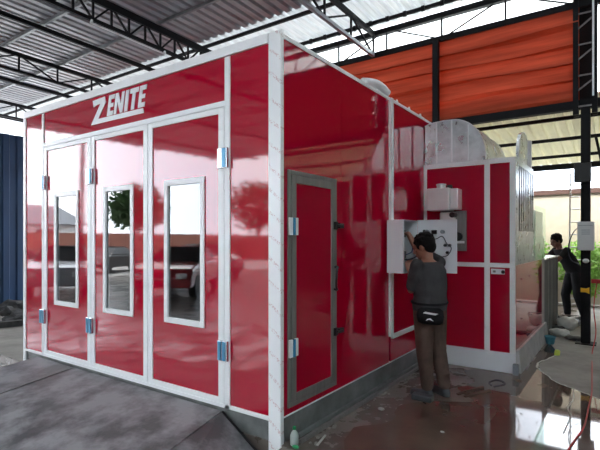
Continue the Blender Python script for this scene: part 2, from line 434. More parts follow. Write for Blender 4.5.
# base (plinth) seen below the front and the side
part('base', bx(XL + .04, -.02, .012, .05, -.098, .165), 'plinth', label='stained grey base skirt under the front')
part('base', bx(-.045, -.004, .052, 3.10, .002, .205), 'plinth', label='stained grey base skirt under the side wall')
# front frame
Y0, Y1 = -.012, .045
def fr(name, x0, x1, z0, z1, y0=Y0, y1=Y1, m='white', parent=booth, bev=.004):
    return part(name, bx(x0, x1, y0, y1, z0, z1), m, parent, bev)
fr('corner_post', -.115, .006, -.098, ZT, -.014, .03, 'filmpost')
fr('corner_post', XL, -4.115, .0, ZT)
fr('frame_post', -3.70, -3.655, .165, 3.14); fr('frame_post', -.595, -.535, .165, 3.14)
fr('top_rail', -4.115, -.115, 3.145, ZT, -.02, .05, 'white')
fr('header_rail', -3.655, -.595, 2.725, 2.775)
fr('bottom_rail', -4.115, -.115, .165, .20)
fr('front_panel', -4.115, -3.70, .20, 3.145, 0, .04, 'red', bev=0)
fr('front_panel', -.535, -.115, .20, 3.145, 0, .04, 'red', bev=0)
hp = fr('header_panel', -3.655, -.595, 2.775, 3.145, 0, .04, 'red', bev=0)

# lettering ZENITE
def letter(loops):
    bm = bmn()
    for lp in loops: poly(bm, [(x, -.006, z) for x, z in lp], (0, .006, 0))
    return bm
def sh(x, z, k=.20): return (x + (z - 2.905) * k, z)
def rect(x0, x1, z0, z1): return [sh(x0, z0), sh(x1, z0), sh(x1, z1), sh(x0, z1)]
zt, zb = 3.117, 2.905
L_ = []
L_.append([[(-2.592, 3.112), (-2.365, 3.122), (-2.345, 3.062), (-2.485, 2.900), (-1.712, 2.893), (-1.701, 2.843), (-2.625, 2.850), (-2.445, 3.058), (-2.50, 3.056), (-2.575, 3.040)]])
def E(x): return [rect(x, x + .045, zb, zt), rect(x + .045, x + .105, zt - .045, zt), rect(x + .045, x + .095, 2.99, 3.03), rect(x + .045, x + .105, zb, zb + .045)]
L_.append(E(-2.325))
x = -2.205
L_.append([rect(x, x + .045, zb, zt), rect(x + .11, x + .155, zb, zt), [sh(x + .045, zt), sh(x + .045, zt - .09), sh(x + .11, zb), sh(x + .11, zb + .09)]])
x = -2.025; L_.append([rect(x, x + .052, zb, zt)])
x = -1.955; L_.append([rect(x, x + .14, zt - .047, zt), rect(x + .045, x + .095, zb, zt - .047)])
L_.append(E(-1.795))
for lp in L_: part('letter', letter(lp), 'boxwhite', hp)

def hinge(x, z, parent, hh=.085, yy=-.045):
    b = bmn(); box(b, x - .056, x - .004, yy + .006, Y0, z - hh, z + hh); box(b, x + .004, x + .056, yy + .006, Y0, z - hh, z + hh)
    h = part('hinge', b, 'chrome', parent, .004)
    if z < 1: part('hinge_film', bx(x - .044, x - .012, yy - .001, yy + .007, z - hh + .006, z + hh - .006), 'bluefilm', parent)
    return h, part('hinge_film', bx(x + .008, x + .040, yy - .001, yy + .007, z - hh + .006, z + hh - .006), 'bluefilm', parent)
# three door leaves
for k, (x0, x1, wx0, wx1) in enumerate(((-3.648, -2.622, -3.406, -2.878), (-2.614, -1.632, -2.387, -1.862), (-1.624, -.602, -1.383, -.842))):
    d = thing('tmp', ((x0 + x1) / 2, 0, .2), 'x', 'x')
    bpy.data.objects.remove(d)
    st = .066; z0, z1 = .202, 2.722
    b = bmn()
    box(b, x0, x0 + st, Y0, .035, z0, z1); box(b, x1 - st, x1, Y0, .035, z0, z1)
    box(b, x0 + st, x1 - st, Y0, .035, z0, z0 + .045); box(b, x0 + st, x1 - st, Y0, .035, z1 - .05, z1)
    leaf = part('door', b, 'white', booth, .004)
    b = bmn(); a0, a1, c0, c1 = x0 + st, x1 - st, z0 + .045, z1 - .05
    wz0, wz1 = .816, 2.15
    box(b, a0, wx0, 0, .03, c0, c1); box(b, wx1, a1, 0, .03, c0, c1); box(b, wx0, wx1, 0, .03, c0, wz0); box(b, wx0, wx1, 0, .03, wz1, c1)
    part('door_panel', b, 'red', leaf)
    b = bmn(); w = .05
    box(b, wx0, wx0 + w, -.014, .034, wz0, wz1); box(b, wx1 - w, wx1, -.014, .034, wz0, wz1)
    box(b, wx0 + w, wx1 - w, -.014, .034, wz0, wz0 + w); box(b, wx0 + w, wx1 - w, -.014, .034, wz1 - w, wz1)
    part('window_frame', b, 'white', leaf, .003)
    part('window_pane', bx(wx0 + w, wx1 - w, .004, .009, wz0 + w, wz1 - w), 'glass', leaf)
    hx = {0: -3.65, 1: -2.618, 2: -.598}[k]
    for z in (2.285, .655):
        hinge(hx, z, leaf)

# side wall panels (plane x = 0)
for y0, y1 in ((.018, .926), (.928, 2.0), (2.05, 3.106), (3.108, YB)):
    part('side_panel', bx(-.03, 0, y0, y1, .205, 3.165), 'red')
b = bmn(); box(b, -.03, .008, .02, 3.106, 3.165, 3.20); box(b, -.03, 0, 3.106, YB, 3.165, 3.20)
part('side_top_rail', b, 'white')
part('side_bottom_rail', bx(-.03, .004, .02, 3.10, .198, .21), 'white')
# white L frame on the side wall
part('wall_strip', (lambda b: (box(b, .0, .035, 1.995, 2.055, .50, 3.19), b)[-1])(bmn()), 'white')
part('wall_strip', bx(.0, .03, 2.055, 3.10, .47, .515), 'white')
for y in (2.25, 2.62, 3.0):
    part('roof_bolt', lathe(bmn(), [(.016, 0), (.018, .012), (.010, .035)], (-.012, y, 3.2), 8), 'tube')
# side door
b = bmn(); dy0, dy1, dz0, dz1 = .078, .822, .262, 2.15
def ring(b, x0, x1, y0, y1, z0, z1, w):
    box(b, x0, x1, y0, y0 + w, z0, z1); box(b, x0, x1, y1 - w, y1, z0, z1)
    box(b, x0, x1, y0 + w, y1 - w, z0, z0 + w); box(b, x0, x1, y0 + w, y1 - w, z1 - w, z1)
    return b
part('door_casing', ring(bmn(), 0.001, .016, dy0, dy1, dz0, dz1, .034), 'silver', bevel=.003)
sd = part('side_door', ring(bmn(), 0.001, .022, dy0 + .038, dy1 - .038, dz0 + .038, dz1 - .038, .062), 'silver', bevel=.003)
part('door_panel', bx(.001, .012, dy0 + .10, dy1 - .10, dz0 + .10, dz1 - .10), 'red', sd)
for z in (1.70, .735):
    b = bmn(); box(b, .022, .040, .066, .108, z - .07, z + .07); box(b, .022, .040, .138, .180, z - .07, z + .07)
    part('hinge', b, 'tube', sd, .003)
    part('hinge_barrel', tube(bmn(), [(.036, .123, z - .068), (.036, .123, z + .068)], .015, 10), 'bluefilm', sd)
for z in (1.722, .758):
    b = bmn(); box(b, .022, .045, .755, .80, z - .035, z + .035); box(b, .016, .05, .82, .90, z - .022, z + .022); tube(b, [(.045, .775, z), (.06, .86, z)], .012, 8)
    part('latch', b, 'black', sd, .003)
part('handle', tube(bmn(), smooth_path([(.022, .775, 1.345), (.06, .765, 1.345), (.062, .745, 1.31), (.062, .735, 1.18), (.06, .755, 1.145), (.022, .765, 1.145)], 4), .011, 8), 'black', sd, smooth=True)

# curved white hose lying on the roof edge next to the strip
b = bmn(); pth = smooth_path([(-.03, 1.42, 3.215), (-.03, 1.55, 3.25), (-.02, 1.72, 3.275), (-.01, 1.86, 3.265), (.0, 1.97, 3.225)], 5)
tube(b, pth, [.012] + [.045] * (len(pth) - 2) + [.03], 12)
tag(obj('bent_pipe', b, 'white', smooth=True), 'short white bent pipe on the booth roof edge above the white wall strip', 'pipe')

# ================================================================== RAMP
tri = [(-3.80, .0, .14), (-.62, 0, .14), (-.47, -1.42, -.072), (-4.05, -1.42, -.072)]
t = thing('ramp', (-2.2, -.7, -.1), 'wide dark grey steel ramp leading up to the booth doors', 'ramp')
b = bmn()
def shift(p, dy=-.016): return (p[0], p[1] + dy, p[2])
poly(b, [shift(p) for p in tri], (0, 0, -.026)); obj('ramp_plate', b, 'ramp', t, .003)
b = bmn(); a0, a1, cc, dd = (-.612, -.018, .137), (-.462, -1.43, -.075), (-.14, -1.1, -.097), (-.20, -.03, -.097)
poly(b, [a0, dd, cc, a1], (-.012, 0, -.012)); obj('side_flap', b, 'ramp', t)
poly(b := bmn(), [(-3.82, -.018, .12), (-4.04, -1.40, -.095), (-3.79, -1.40, -.098), (-3.79, -.018, -.098)], (-.015, 0, 0)); obj('side_flap', b, 'ramp', t)
b = bmn(); bar(b, (-2.95, -.03, .142), (-3.05, -1.40, -.064), .012, .006); obj('weld_seam', b, 'plinth', t)
obj('flap_gap_shade', bar(bmn(), (-.605, -.026, .140), (-.20, -.045, -.088), .012, .014), 'black', t)  # black bar added for the shade in the gap along the flap

# floor rails beside the booth
for k, (xa, xb, yy0, yy1, lab) in enumerate(((.035, .03, .18, 3.0, 'thin grey steel rail lying on the floor against the booth base'), (.11, .10, .10, 2.9, 'thin grey steel rail on the floor, outer one of the pair beside the booth base'))):
    b = bar(bmn(), (xa, yy0, .018), (xb, yy1, .018), .028, .030)
    tag(obj('floor_rail', b, 'silver' if k else 'plinth'), lab, 'rail', 'rails on the floor beside the booth')
b = bmn()
for i in range(70):
    y = random.uniform(.1, 3.0); r = random.uniform(.006, .02)
    ell(b, (.16 + random.gauss(0, .03) + .02 * math.sin(y * 7), y, r * .5), (r, r * 1.3, r * .6), seg=6, rings=4)
tag(obj('grit', b, 'dryfloor'), 'line of pale grit beside the floor rails', 'grit', kind='stuff')

# ================================================================== HEATER CABINET
CY = 3.108; CX = 1.115
cab = thing('heater_cabinet', (.56, 4.2, 0), 'tall red and white heater cabinet standing against the booth side', 'cabinet')
def cp(name, bm, m, bev=0, parent=cab, smooth=False, label=None):
    return part(name, bm, m, parent, bev, smooth, label)
cp('body', (lambda b: (box(b, .006, CX - .04, CY + .03, 4.40, .24, 2.55), box(b, .006, CX - .02, 4.40, 5.48, .24, 1.28), b)[-1])(bmn()), 'darkin')
b = bmn(); f0, f1 = CY - .012, CY + .028
for x0, x1 in ((.002, .042), (.765, .83), (1.055, CX)): box(b, x0, x1, f0, f1, .24, 2.57)
for x0, x1 in ((.042, .765), (.83, 1.055)):
    for z0, z1 in ((2.515, 2.57), (1.255, 1.31)): box(b, x0, x1, f0, f1, z0, z1)
cp('front_frame', b, 'white', .003)
for x0, x1, z0, z1 in ((.042, .765, 1.31, 2.515), (.83, 1.055, 1.31, 2.515), (.042, .765, .24, 1.255), (.83, 1.055, .24, 1.255)):
    cp('front_panel', bx(x0, x1, CY, CY + .028, z0, z1), 'red')
for x0, x1, z0, z1 in ((.83, 1.055, 1.31, 2.515), (.83, 1.055, .24, 1.255)):
    cp('panel_trim', ring2 if False else (lambda b: (box(b, x0 + .012, x0 + .02, CY - .004, CY, z0 + .012, z1 - .012), box(b, x1 - .02, x1 - .012, CY - .004, CY, z0 + .012, z1 - .012), box(b, x0 + .02, x1 - .02, CY - .004, CY, z0 + .012, z0 + .02), box(b, x0 + .02, x1 - .02, CY - .004, CY, z1 - .02, z1 - .012), b)[-1])(bmn()), 'red')
cp('kick_plate', bx(.002, CX, CY - .02, CY + .04, .002, .24), 'boxwhite', .003, label='white kick plate')
for x, z in ((.79, .52), (.79, .84), (1.085, .55), (1.085, 1.0)): cp('bolt', ell(bmn(), (x, CY - .016, z), (.013, .010, .013), seg=8, rings=6), 'tube')
# door lock plate
lk = cp('lock_plate', bx(.845, 1.0, CY - .022, CY - .001, 1.175, 1.24), 'boxwhite', .004, label='white lock plate')
cp('lock_knob', ell(bmn(), (.985, CY - .032, 1.205), (.022, .014, .022), seg=12, rings=8), 'black', parent=lk)
cp('lock_slot', bx(.87, .90, CY - .026, CY - .022, 1.195, 1.22), 'silver', parent=lk)
# side face
s0, s1 = CX - .02, CX + .004
b = bmn(); box(b, s0, s1, CY + .03, CY + .13, 1.31, 2.55); box(b, s0, s1, 4.34, 4.41, 1.31, 2.55); box(b, s0, s1, CY + .13, 4.34, 2.50, 2.57); box(b, s0, s1, CY + .13, 4.34, 1.62, 1.70); box(b, s0, s1, CY + .13, 4.34, 1.31, 1.36)
cp('side_frame', b, 'galv')
b = bmn()
for i in range(9):
    y = CY + .15 + i * .133
    poly(b, [(s0 - .002, y + .03, 1.70), (s1 - .002, y, 1.70), (s1 - .002, y + .06, 1.70), (s0 - .002, y + .09, 1.70)], (0, 0, .80))
cp('louvre_recess_shade', bx(s0 - .012, s0 - .004, CY + .13, 4.34, 1.70, 2.50), 'black')  # black sheet standing for the shade in the recess behind the blades
cp('louvre_grille', b, 'galv', label='vertical galvanised louvre blades')
cp('side_sheet', bx(s0, s1 - .004, CY + .03, 5.48, 1.285, 1.64), 'galv', label='bare galvanised side sheet')
cp('side_panel', bx(s0, s1 - .004, CY + .03, 5.2, .27, 1.285), 'red')
cp('side_panel', bx(s0, s1 - .004, 5.2, 5.48, .27, 1.285), 'plinth2', label='grey end panel')
for y in (3.5, 4.1, 4.7):
    for z in (.6, 1.1): cp('bolt', ell(bmn(), (s1 + .002, y, z), (.006, .012, .012), seg=8, rings=6), 'chrome')
cp('side_base', poly(bmn(), [(CX - .02, CY + .04, .002), (CX + .06, CY + .04, .002), (CX + .03, CY + .04, .27), (CX - .02, CY + .04, .27)], (0, 2.36, 0)), 'plinth2', label='pale cement base under the side')
cp('top_cover', bx(.002, CX, CY, 4.41, 2.56, 2.58), 'galv')
cp('rear_step_box', bx(.2, CX - .02, 4.42, 5.45, 1.29, 2.02), 'tube', .004)
# clear plastic drape at the back corner
tag(obj('plastic_sheet', bx(CX + .012, CX + .016, 4.46, 5.5, 1.30, 2.08), 'film'), 'clear greenish plastic film hanging at the rear corner of the heater cabinet', 'plastic sheet')
# grey low housing behind
M['housing'] = mat('dull_dark_grey_housing', (.10, .105, .11), .6, .1, var=.25, vscale=5)
t = thing('low_housing', (.8, 6.4, 0), 'low grey metal housing behind the heater cabinet, person leaning on it', 'housing')
obj('body', bx(.5, 1.108, 5.52, 7.34, .002, 1.26), 'housing', t, .006)
obj('top_plate', bx(.48, 1.13, 5.50, 7.36, 1.26, 1.285), 'galv', t, .003)
b = bmn()
for y in (5.95, 6.4, 6.85): obj('stiffener', bx(1.108, 1.116, y, y + .03, .05, 1.22), 'silver', t)

# ================================================================== DUCTS
def arcprof(n=14):
    pts = [(.006, 2.585), (.012, 3.085), (.06, 3.105), (.13, 3.118), (.25, 3.125), (.36, 3.122)]
    for i in range(1, n + 1):
        a = PI / 2 * (1 - i / n)
        pts.append((.36 + .42 * math.cos(a), 2.585 + .537 * math.sin(a) ** .9))
    return pts
el = thing('duct_elbow', (.4, 3.7, 2.58), 'big curved galvanised air duct elbow on top of the heater cabinet', 'duct')
pr = arcprof()
def curved(pts, y0, y1):
    b = bmn(); poly(b, [(x, y0, z) for x, z in pts], (0, y1 - y0, 0)); return b
obj('duct_body', curved(pr, CY + .012, 4.31), 'galv', el)
b = bmn()
for x, z in ((.165, 3.119), (.36, 3.12), (.565, 3.035)): obj('seam', bx(x - .007, x + .007, CY - .006, CY + .012, 2.585, z), 'tube', el)
obj('rim', tube(bmn(), [(x, CY + .006, z) for x, z in pr[1:]], .008, 6), 'tube', el)
obj('rim', tube(bmn(), [(x, 4.31, z) for x, z in pr[1:]], .007, 6), 'galv', el)
b = bmn(); tube(b, [(x, 3.75, z + .002) for x, z in pr[1:]], .006, 6); obj('rib', b, 'galv', el)
# second rounded cowl
cw = thing('duct_cowl', (1.05, 3.87, 2.58), 'upright half-round galvanised duct cowl on the right edge of the cabinet', 'duct')
pts = [(3.42, 2.585), (3.42, 2.68)]
for i in range(15):
    a = PI - PI * .62 * i / 14
    pts.append((3.80 + .38 * math.cos(a), 2.68 + .31 * math.sin(a)))
pts += [(4.02, 2.93), (4.02, 2.585)]
b = bmn(); poly(b, [(1.065, y, z) for y, z in pts], (.035, 0, 0)); obj('cowl_body', b, 'galv', cw)
obj('rim', tube(bmn(), [(1.10, y, z) for y, z in pts], .006, 6), 'tube', cw)
tag(obj('vent_post', bx(1.04, 1.10, 4.30, 4.38, 2.582, 2.98), 'tube', bevel=.003), 'short pale post standing behind the duct cowl', 'post')

# ================================================================== BURNER
bu = thing('burner', (.33, CY - .1, 1.46), 'silver burner unit with square cover mounted on the red cabinet front', 'burner')
obj('cover', bx(.125, .405, CY - .25, CY - .014, 1.955, 2.235), 'steel', bu, .012)
obj('side_cover', bx(.407, .50, CY - .20, CY - .014, 1.965, 2.225), 'steel', bu, .010)
b = bmn(); ring_pts = [(.055, 0), (.055, .05), (.062, .05), (.062, .065), (.04, .07)]
lathe(b, ring_pts, (.27, CY - .12, 2.23), 16); obj('flue_collar', b, 'steel', bu, smooth=False)
b = bmn(); lathe(b, [(.03, 0), (.04, .02), (.03, .055)], (.37, CY - .10, 2.226), 12); obj('gas_cap', b, 'black', bu)
obj('back_plate', bx(.235, .56, CY - .05, CY - .014, 1.45, 1.955), 'silver', bu, .006)
obj('fan_housing', bx(.26, .44, CY - .16, CY - .05, 1.60, 1.94), 'steel', bu, .02)
b = bmn(); tube(b, [(.42, CY - .17, 1.90), (.42, CY - .05, 1.90)], .035, 12); obj('pressure_switch', b, 'black', bu)
b = bmn(); tube(b, [(.47, CY - .09, 1.63), (.47, CY - .05, 1.63)], .055, 16); obj('air_damper', b, 'black', bu)
obj('terminal_block', bx(.44, .54, CY - .075, CY - .05, 1.545, 1.575), 'boxwhite', bu, .003)

# ================================================================== CONTROL BOX
cb = thing('control_box', (.1, 2.06, 1.23), 'open white electrical control box mounted on the red side wall', 'electrical box')
b = bmn(); bx0, bx1, by0, by1, bz0, bz1 = .036, .225, 1.87, 2.285, 1.228, 1.81; th = .006
box(b, bx0, bx0 + th, by0, by1, bz0, bz1); box(b, bx0 + th, bx1, by0, by0 + th, bz0, bz1); box(b, bx0 + th, bx1, by1 - th, by1, bz0, bz1)
box(b, bx0 + th, bx1, by0 + th, by1 - th, bz0, bz0 + th); box(b, bx0 + th, bx1, by0 + th, by1 - th, bz1 - th, bz1)
box(b, bx1 - .012, bx1, by0 + th, by0 + .03, bz0 + th, bz1 - th)
obj('enclosure', b, 'boxwhite', cb)
obj('mounting_plate', bx(bx0 + .02, bx0 + .024, by0 + .03, by1 - .03, bz0 + .04, bz1 - .04), 'boxgrey', cb)
b = bmn()
for z in (1.62, 1.38):
    for i in range(5): box(b, bx0 + .024, bx0 + .08, by0 + .05 + i * .062, by0 + .10 + i * .062, z, z + .08)
obj('contactor_row', b, 'black', cb)
obj('inner_cable', tube(bmn(), smooth_path([(.09, 2.20, 1.68), (.17, 2.16, 1.66), (.20, 2.18, 1.58), (.19, 2.21, 1.46), (.12, 2.2, 1.42)], 5), .006, 6), 'bluewire', cb)
obj('door_cable', tube(bmn(), smooth_path([(.10, 2.0, 1.42), (.20, 2.04, 1.37), (.30, 2.12, 1.42), (.38, 2.22, 1.52), (.42, 2.26, 1.58)], 5), .010, 6), 'wire', cb)
# opened door, panel hinged at the far edge
dd = obj('box_door', (lambda b: (box(b, .228, .675, 2.286, 2.291, 1.222, 1.815), box(b, .228, .675, 2.272, 2.286, 1.222, 1.230), box(b, .228, .675, 2.272, 2.286, 1.807, 1.815), box(b, .667, .675, 2.272, 2.286, 1.230, 1.807), b)[-1])(bmn()), 'boxwhite', cb)
for x, r in ((.345, .026), (.52, .022)):
    b = bmn(); tube(b, [(x, 2.286, 1.68), (x, 2.255, 1.68)], r, 14); o = obj('lamp_socket', b, 'boxgrey', dd)
b = bmn(); box(b, .40, .455, 2.25, 2.286, 1.655, 1.70); obj('timer', b, 'black', dd, .003)
for x, z in ((.315, 1.69), (.35, 1.60), (.55, 1.53), (.60, 1.53), (.575, 1.45)):
    obj('switch_body', tube(bmn(), [(x, 2.286, z), (x, 2.255, z)], .016, 10), 'black', dd)
obj('door_wiring', tube(bmn(), smooth_path([(.36, 2.268, 1.66), (.44, 2.262, 1.60), (.52, 2.262, 1.63), (.57, 2.262, 1.55), (.62, 2.262, 1.50), (.58, 2.262, 1.42), (.50, 2.262, 1.40)], 5), .005, 6), 'wire', dd)

# ================================================================== COLUMN AT RIGHT
colm = thing('steel_column', (1.69, 5.45, 0), 'tall black steel column with latticed top, meter box fixed to it', 'column')
obj('lower_shaft', bx(1.62, 1.745, 5.39, 5.51, .005, 3.62), 'truss', colm, .006)
obj('base_plate', bx(1.55, 1.82, 5.32, 5.58, .005, .02), 'truss', colm)
for x in (1.555, 1.80):
    obj('upper_leg', bx(x - .035, x + .035, 5.36, 5.42, 3.50, 5.78), 'truss', colm)
    obj('upper_leg', bx(x - .035, x + .035, 5.50, 5.56, 3.50, 5.78), 'truss', colm)
for i in range(9):
    z = 3.62 + i * .235
    obj('lacing', bar(bmn(), (1.57, 5.38, z), (1.79, 5.38, z + (.16 if i % 2 else -.0)), .016, .022), 'silver', colm)
obj('back_plate', bx(1.58, 1.775, 5.505, 5.515, 3.63, 5.70), 'truss', colm)
obj('white_conduit', tube(bmn(), [(1.785, 5.345, 3.75), (1.785, 5.345, 5.2)], .014, 8), 'tube', colm)
# things fixed to the column
tag(obj('junction_box', bx(1.54, 1.76, 5.27, 5.385, 2.46, 2.74), 'black', bevel=.008), 'black box fixed high on the black column', 'junction box')
mb = thing('meter_box', (1.70, 5.34, 1.43), 'pale grey meter box strapped to the black column', 'meter box')
obj('body', bx(1.585, 1.80, 5.27, 5.385, 1.43, 1.86), 'housewall', mb, .01)
obj('lid_seam', bx(1.60, 1.785, 5.266, 5.27, 1.80, 1.806), 'boxgrey', mb)
b = bmn()
for i in range(3): box(b, 1.64, 1.75, 5.266, 5.27, 1.73 - i * .03, 1.738 - i * .03)
obj('label_lines', b, 'boxgrey', mb)
tag(obj('cable', tube(bmn(), smooth_path([(1.60, 5.31, 1.78), (1.52, 5.32, 1.68), (1.46, 5.33, 1.45), (1.50, 5.34, 1.28), (1.60, 5.35, 1.22)], 6), .008, 6), 'wire', smooth=True), 'black cable looping from the meter box back to the column', 'cable')
tag(obj('white_knob', ell(bmn(), (1.69, 5.36, 1.27), (.045, .035, .035)), 'tube', smooth=True), 'round white fitting on the column just below the meter box', 'fitting')
b = bmn(); poly(b, [(1.62, 5.386, .79), (1.69, 5.386, .79), (1.735, 5.386, .77), (1.735, 5.386, .87), (1.69, 5.386, .85), (1.62, 5.386, .86)], (0, -.003, 0))
tag(obj('yellow_sticker', b, 'yellow'), 'yellow sticker on the black column at knee height', 'sticker')
tag(obj('slanting_pipe', tube(bmn(), [(1.80, 5.75, 3.2), (2.02, 5.75, 2.0)], .02, 8), 'truss'), 'thin dark pipe slanting down right of the column', 'pipe')
tag(obj('red_hose', tube(bmn(), smooth_path([(1.84, 5.3, 1.0), (1.80, 5.2, .6), (1.83, 5.1, .25), (1.80, 4.8, .009), (1.84, 4.0, .009), (1.88, 3.2, .009), (1.90, 2.76, .010), (1.90, 2.3, .010), (1.90, 1.75, .010), (1.86, 1.4, .010), (1.80, .9, .010), (1.7, .3, .010)], 8), .007, 8), 'hose', smooth=True), 'thin red hose running down the column and across the puddle', 'hose')
# red machine at right edge
t = thing('hose_reel', (1.98, 5.2, .6), 'red hose reel at the right edge beside the black column', 'hose reel')
b = bmn()
for k in range(5):
    r = .20 - .012 * k
    tube(b, [(1.93 + k * .022, 5.34 + r * math.cos(a * PI / 12), .98 + r * math.sin(a * PI / 12) * 1.1) for a in range(25)], .012, 6, False)
obj('coil', b, 'hose', t)
obj('bracket', bx(1.76, 2.02, 5.33, 5.36, .94, 1.0), 'hose', t)
b = bmn(); tube(b, smooth_path([(1.93, 5.18, .85), (1.90, 5.14, .6), (1.96, 5.12, .4), (1.90, 5.1, .2), (1.95, 5.05, .03)], 5), .012, 6); obj('hose_tail', b, 'hose', t)

# ================================================================== PEOPLE
def capsule(bm, p0, r0, p1, r1, n=14):
    p0, p1 = Vector(p0), Vector(p1)
    pts = []; rr = []
    d = (p1 - p0); L = d.length; d = d / L
    for i in range(5):
        a = PI / 2 * i / 4; pts.append(p0 - d * r0 * math.cos(a) * .999); rr.append(max(.001, r0 * math.sin(a)))
    for i in range(5):
        a = PI / 2 * i / 4; pts.append(p1 + d * r1 * math.sin(a) * .999); rr.append(max(.001, r1 * math.cos(a)))
    tube(bm, pts, rr, n)

def loft(bm, rings, n=20):
    """rings: (cx,cy,cz,rx,ry)"""
    R = [[bm.verts.new((cx + rx * math.copysign(abs(math.cos(2 * PI * k / n)) ** .85, math.cos(2 * PI * k / n)), cy + ry * math.sin(2 * PI * k / n), cz)) for k in range(n)] for cx, cy, cz, rx, ry in rings]
    for a, b in zip(R, R[1:]):
        for k in range(n): bm.faces.new([a[k], a[(k + 1) % n], b[(k + 1) % n], b[k]])
    bm.faces.new(R[0][::-1]); bm.faces.new(R[-1])

def remeshed(name, bm, m, parent, TM, voxel, smooth=3):
    for v in bm.verts: v.co = TM @ v.co
    bmesh.ops.recalc_face_normals(bm, faces=bm.faces)
    me = bpy.data.meshes.new('tmp'); bm.to_mesh(me); bm.free()
    o = bpy.data.objects.new('tmp', me); COL.objects.link(o)
    r = o.modifiers.new('r', 'REMESH'); r.mode = 'VOXEL'; r.voxel_size = voxel; r.use_smooth_shade = True
    s = o.modifiers.new('s', 'SMOOTH'); s.iterations = smooth; s.factor = .5
    dg = bpy.context.evaluated_depsgraph_get()
    me2 = bpy.data.meshes.new_from_object(o.evaluated_get(dg))
    bpy.data.objects.remove(o)
    b2 = bmn(); b2.from_mesh(me2)
    return obj(name, b2, m, parent, smooth=True, recalc=False)

def hand(bm, wrist, d, palm_n, thumb_side, s=1.0, curl=.5):
    """d: direction of the hand, palm_n: direction the palm faces, thumb_side: direction of thumb"""
    d = Vector(d).normalized(); pn = Vector(palm_n); pn = (pn - d * pn.dot(d)).normalized()
    sd = Vector(thumb_side); sd = (sd - d * sd.dot(d) - pn * sd.dot(pn)).normalized()
    w = Vector(wrist)
    for k in range(4):   # palm as four fused metacarpals
        off = sd * (.030 - .020 * k) * s
        capsule(bm, w + d * .01 + off * .6, .016 * s, w + d * .085 * s + off, .013 * s, 8)
    lens = (.068, .078, .072, .056)
    for k in range(4):
        base = w + d * .088 * s + sd * (.032 - .0215 * k) * s
        p = base; ang = 0
        for j, f in enumerate((.45, .32, .23)):
            ang += curl * (.6 if j == 0 else .8)
            q = p + (d * math.cos(ang) + pn * math.sin(ang)) * lens[k] * f * s
            capsule(bm, p, (.0098 - .0008 * j) * s, q, (.0092 - .0008 * j) * s, 8); p = q
    b0 = w + d * .025 * s + sd * .028 * s
    q1 = b0 + (d * .7 + sd * .7 + pn * .3).normalized() * .045 * s
    q2 = q1 + (d * .85 + sd * .3 + pn * .5).normalized() * .035 * s
    capsule(bm, b0, .013 * s, q1, .0105 * s, 8); capsule(bm, q1, .0105 * s, q2, .009 * s, 8)

def head(bm, c, RM, s=1.0, part='head'):
    """c: head centre; RM: rotation of the head; faces local +Y"""
    def P(x, y, z): return c + RM @ (Vector((x, y, z)) * s)
    if part == 'head':
        ell(bm, P(0, -.008, .022), (.074 * s, .092 * s, .092 * s), RM, 20, 14)      # cranium
        ell(bm, P(0, .028, -.035), (.058 * s, .062 * s, .072 * s), RM, 18, 12)      # face and jaw
        ell(bm, P(0, .062, -.092), (.024 * s, .020 * s, .018 * s), RM)              # chin
        capsule(bm, P(0, .086, .008), .010 * s, P(0, .104, -.030), .014 * s, 8)     # nose
        for sx in (-1, 1):
            ell(bm, P(sx * .012, .092, -.034), (.009 * s, .009 * s, .008 * s), RM)
            ell(bm, P(sx * .030, .074, .006), (.015 * s, .010 * s, .010 * s), RM)   # eyelid
            capsule(bm, P(sx * .014, .088, .026), .007 * s, P(sx * .046, .074, .028), .006 * s, 8)  # brow
            ell(bm, P(sx * .046, .052, -.022), (.016 * s, .018 * s, .016 * s), RM)  # cheek
            ell(bm, P(sx * .076, -.004, -.012), (.010 * s, .018 * s, .030 * s), RM) # ear
        capsule(bm, P(-.018, .086, -.058), .0065 * s, P(.018, .086, -.058), .0065 * s, 8)  # lips
        capsule(bm, P(-.014, .085, -.068), .0070 * s, P(.014, .085, -.068), .0070 * s, 8)
    else:   # hair
        ell(bm, P(0, -.018, .040), (.084 * s, .096 * s, .090 * s), RM, 20, 14)
        ell(bm, P(0, -.052, -.005), (.072 * s, .056 * s, .070 * s), RM, 18, 12)
        for sx in (-1, 1): ell(bm, P(sx * .066, .008, .016), (.016 * s, .034 * s, .040 * s), RM)
        for i in range(34):
            a = random.uniform(0, 2 * PI); e = random.uniform(.1, 1.3)
            n = Vector((math.cos(a) * math.cos(e), math.sin(a) * math.cos(e), math.sin(e)))
            ell(bm, P(n.x * .078, -.018 + n.y * .09, .040 + n.z * .086), (.018 * s, .018 * s, .012 * s), RM, 8, 6)

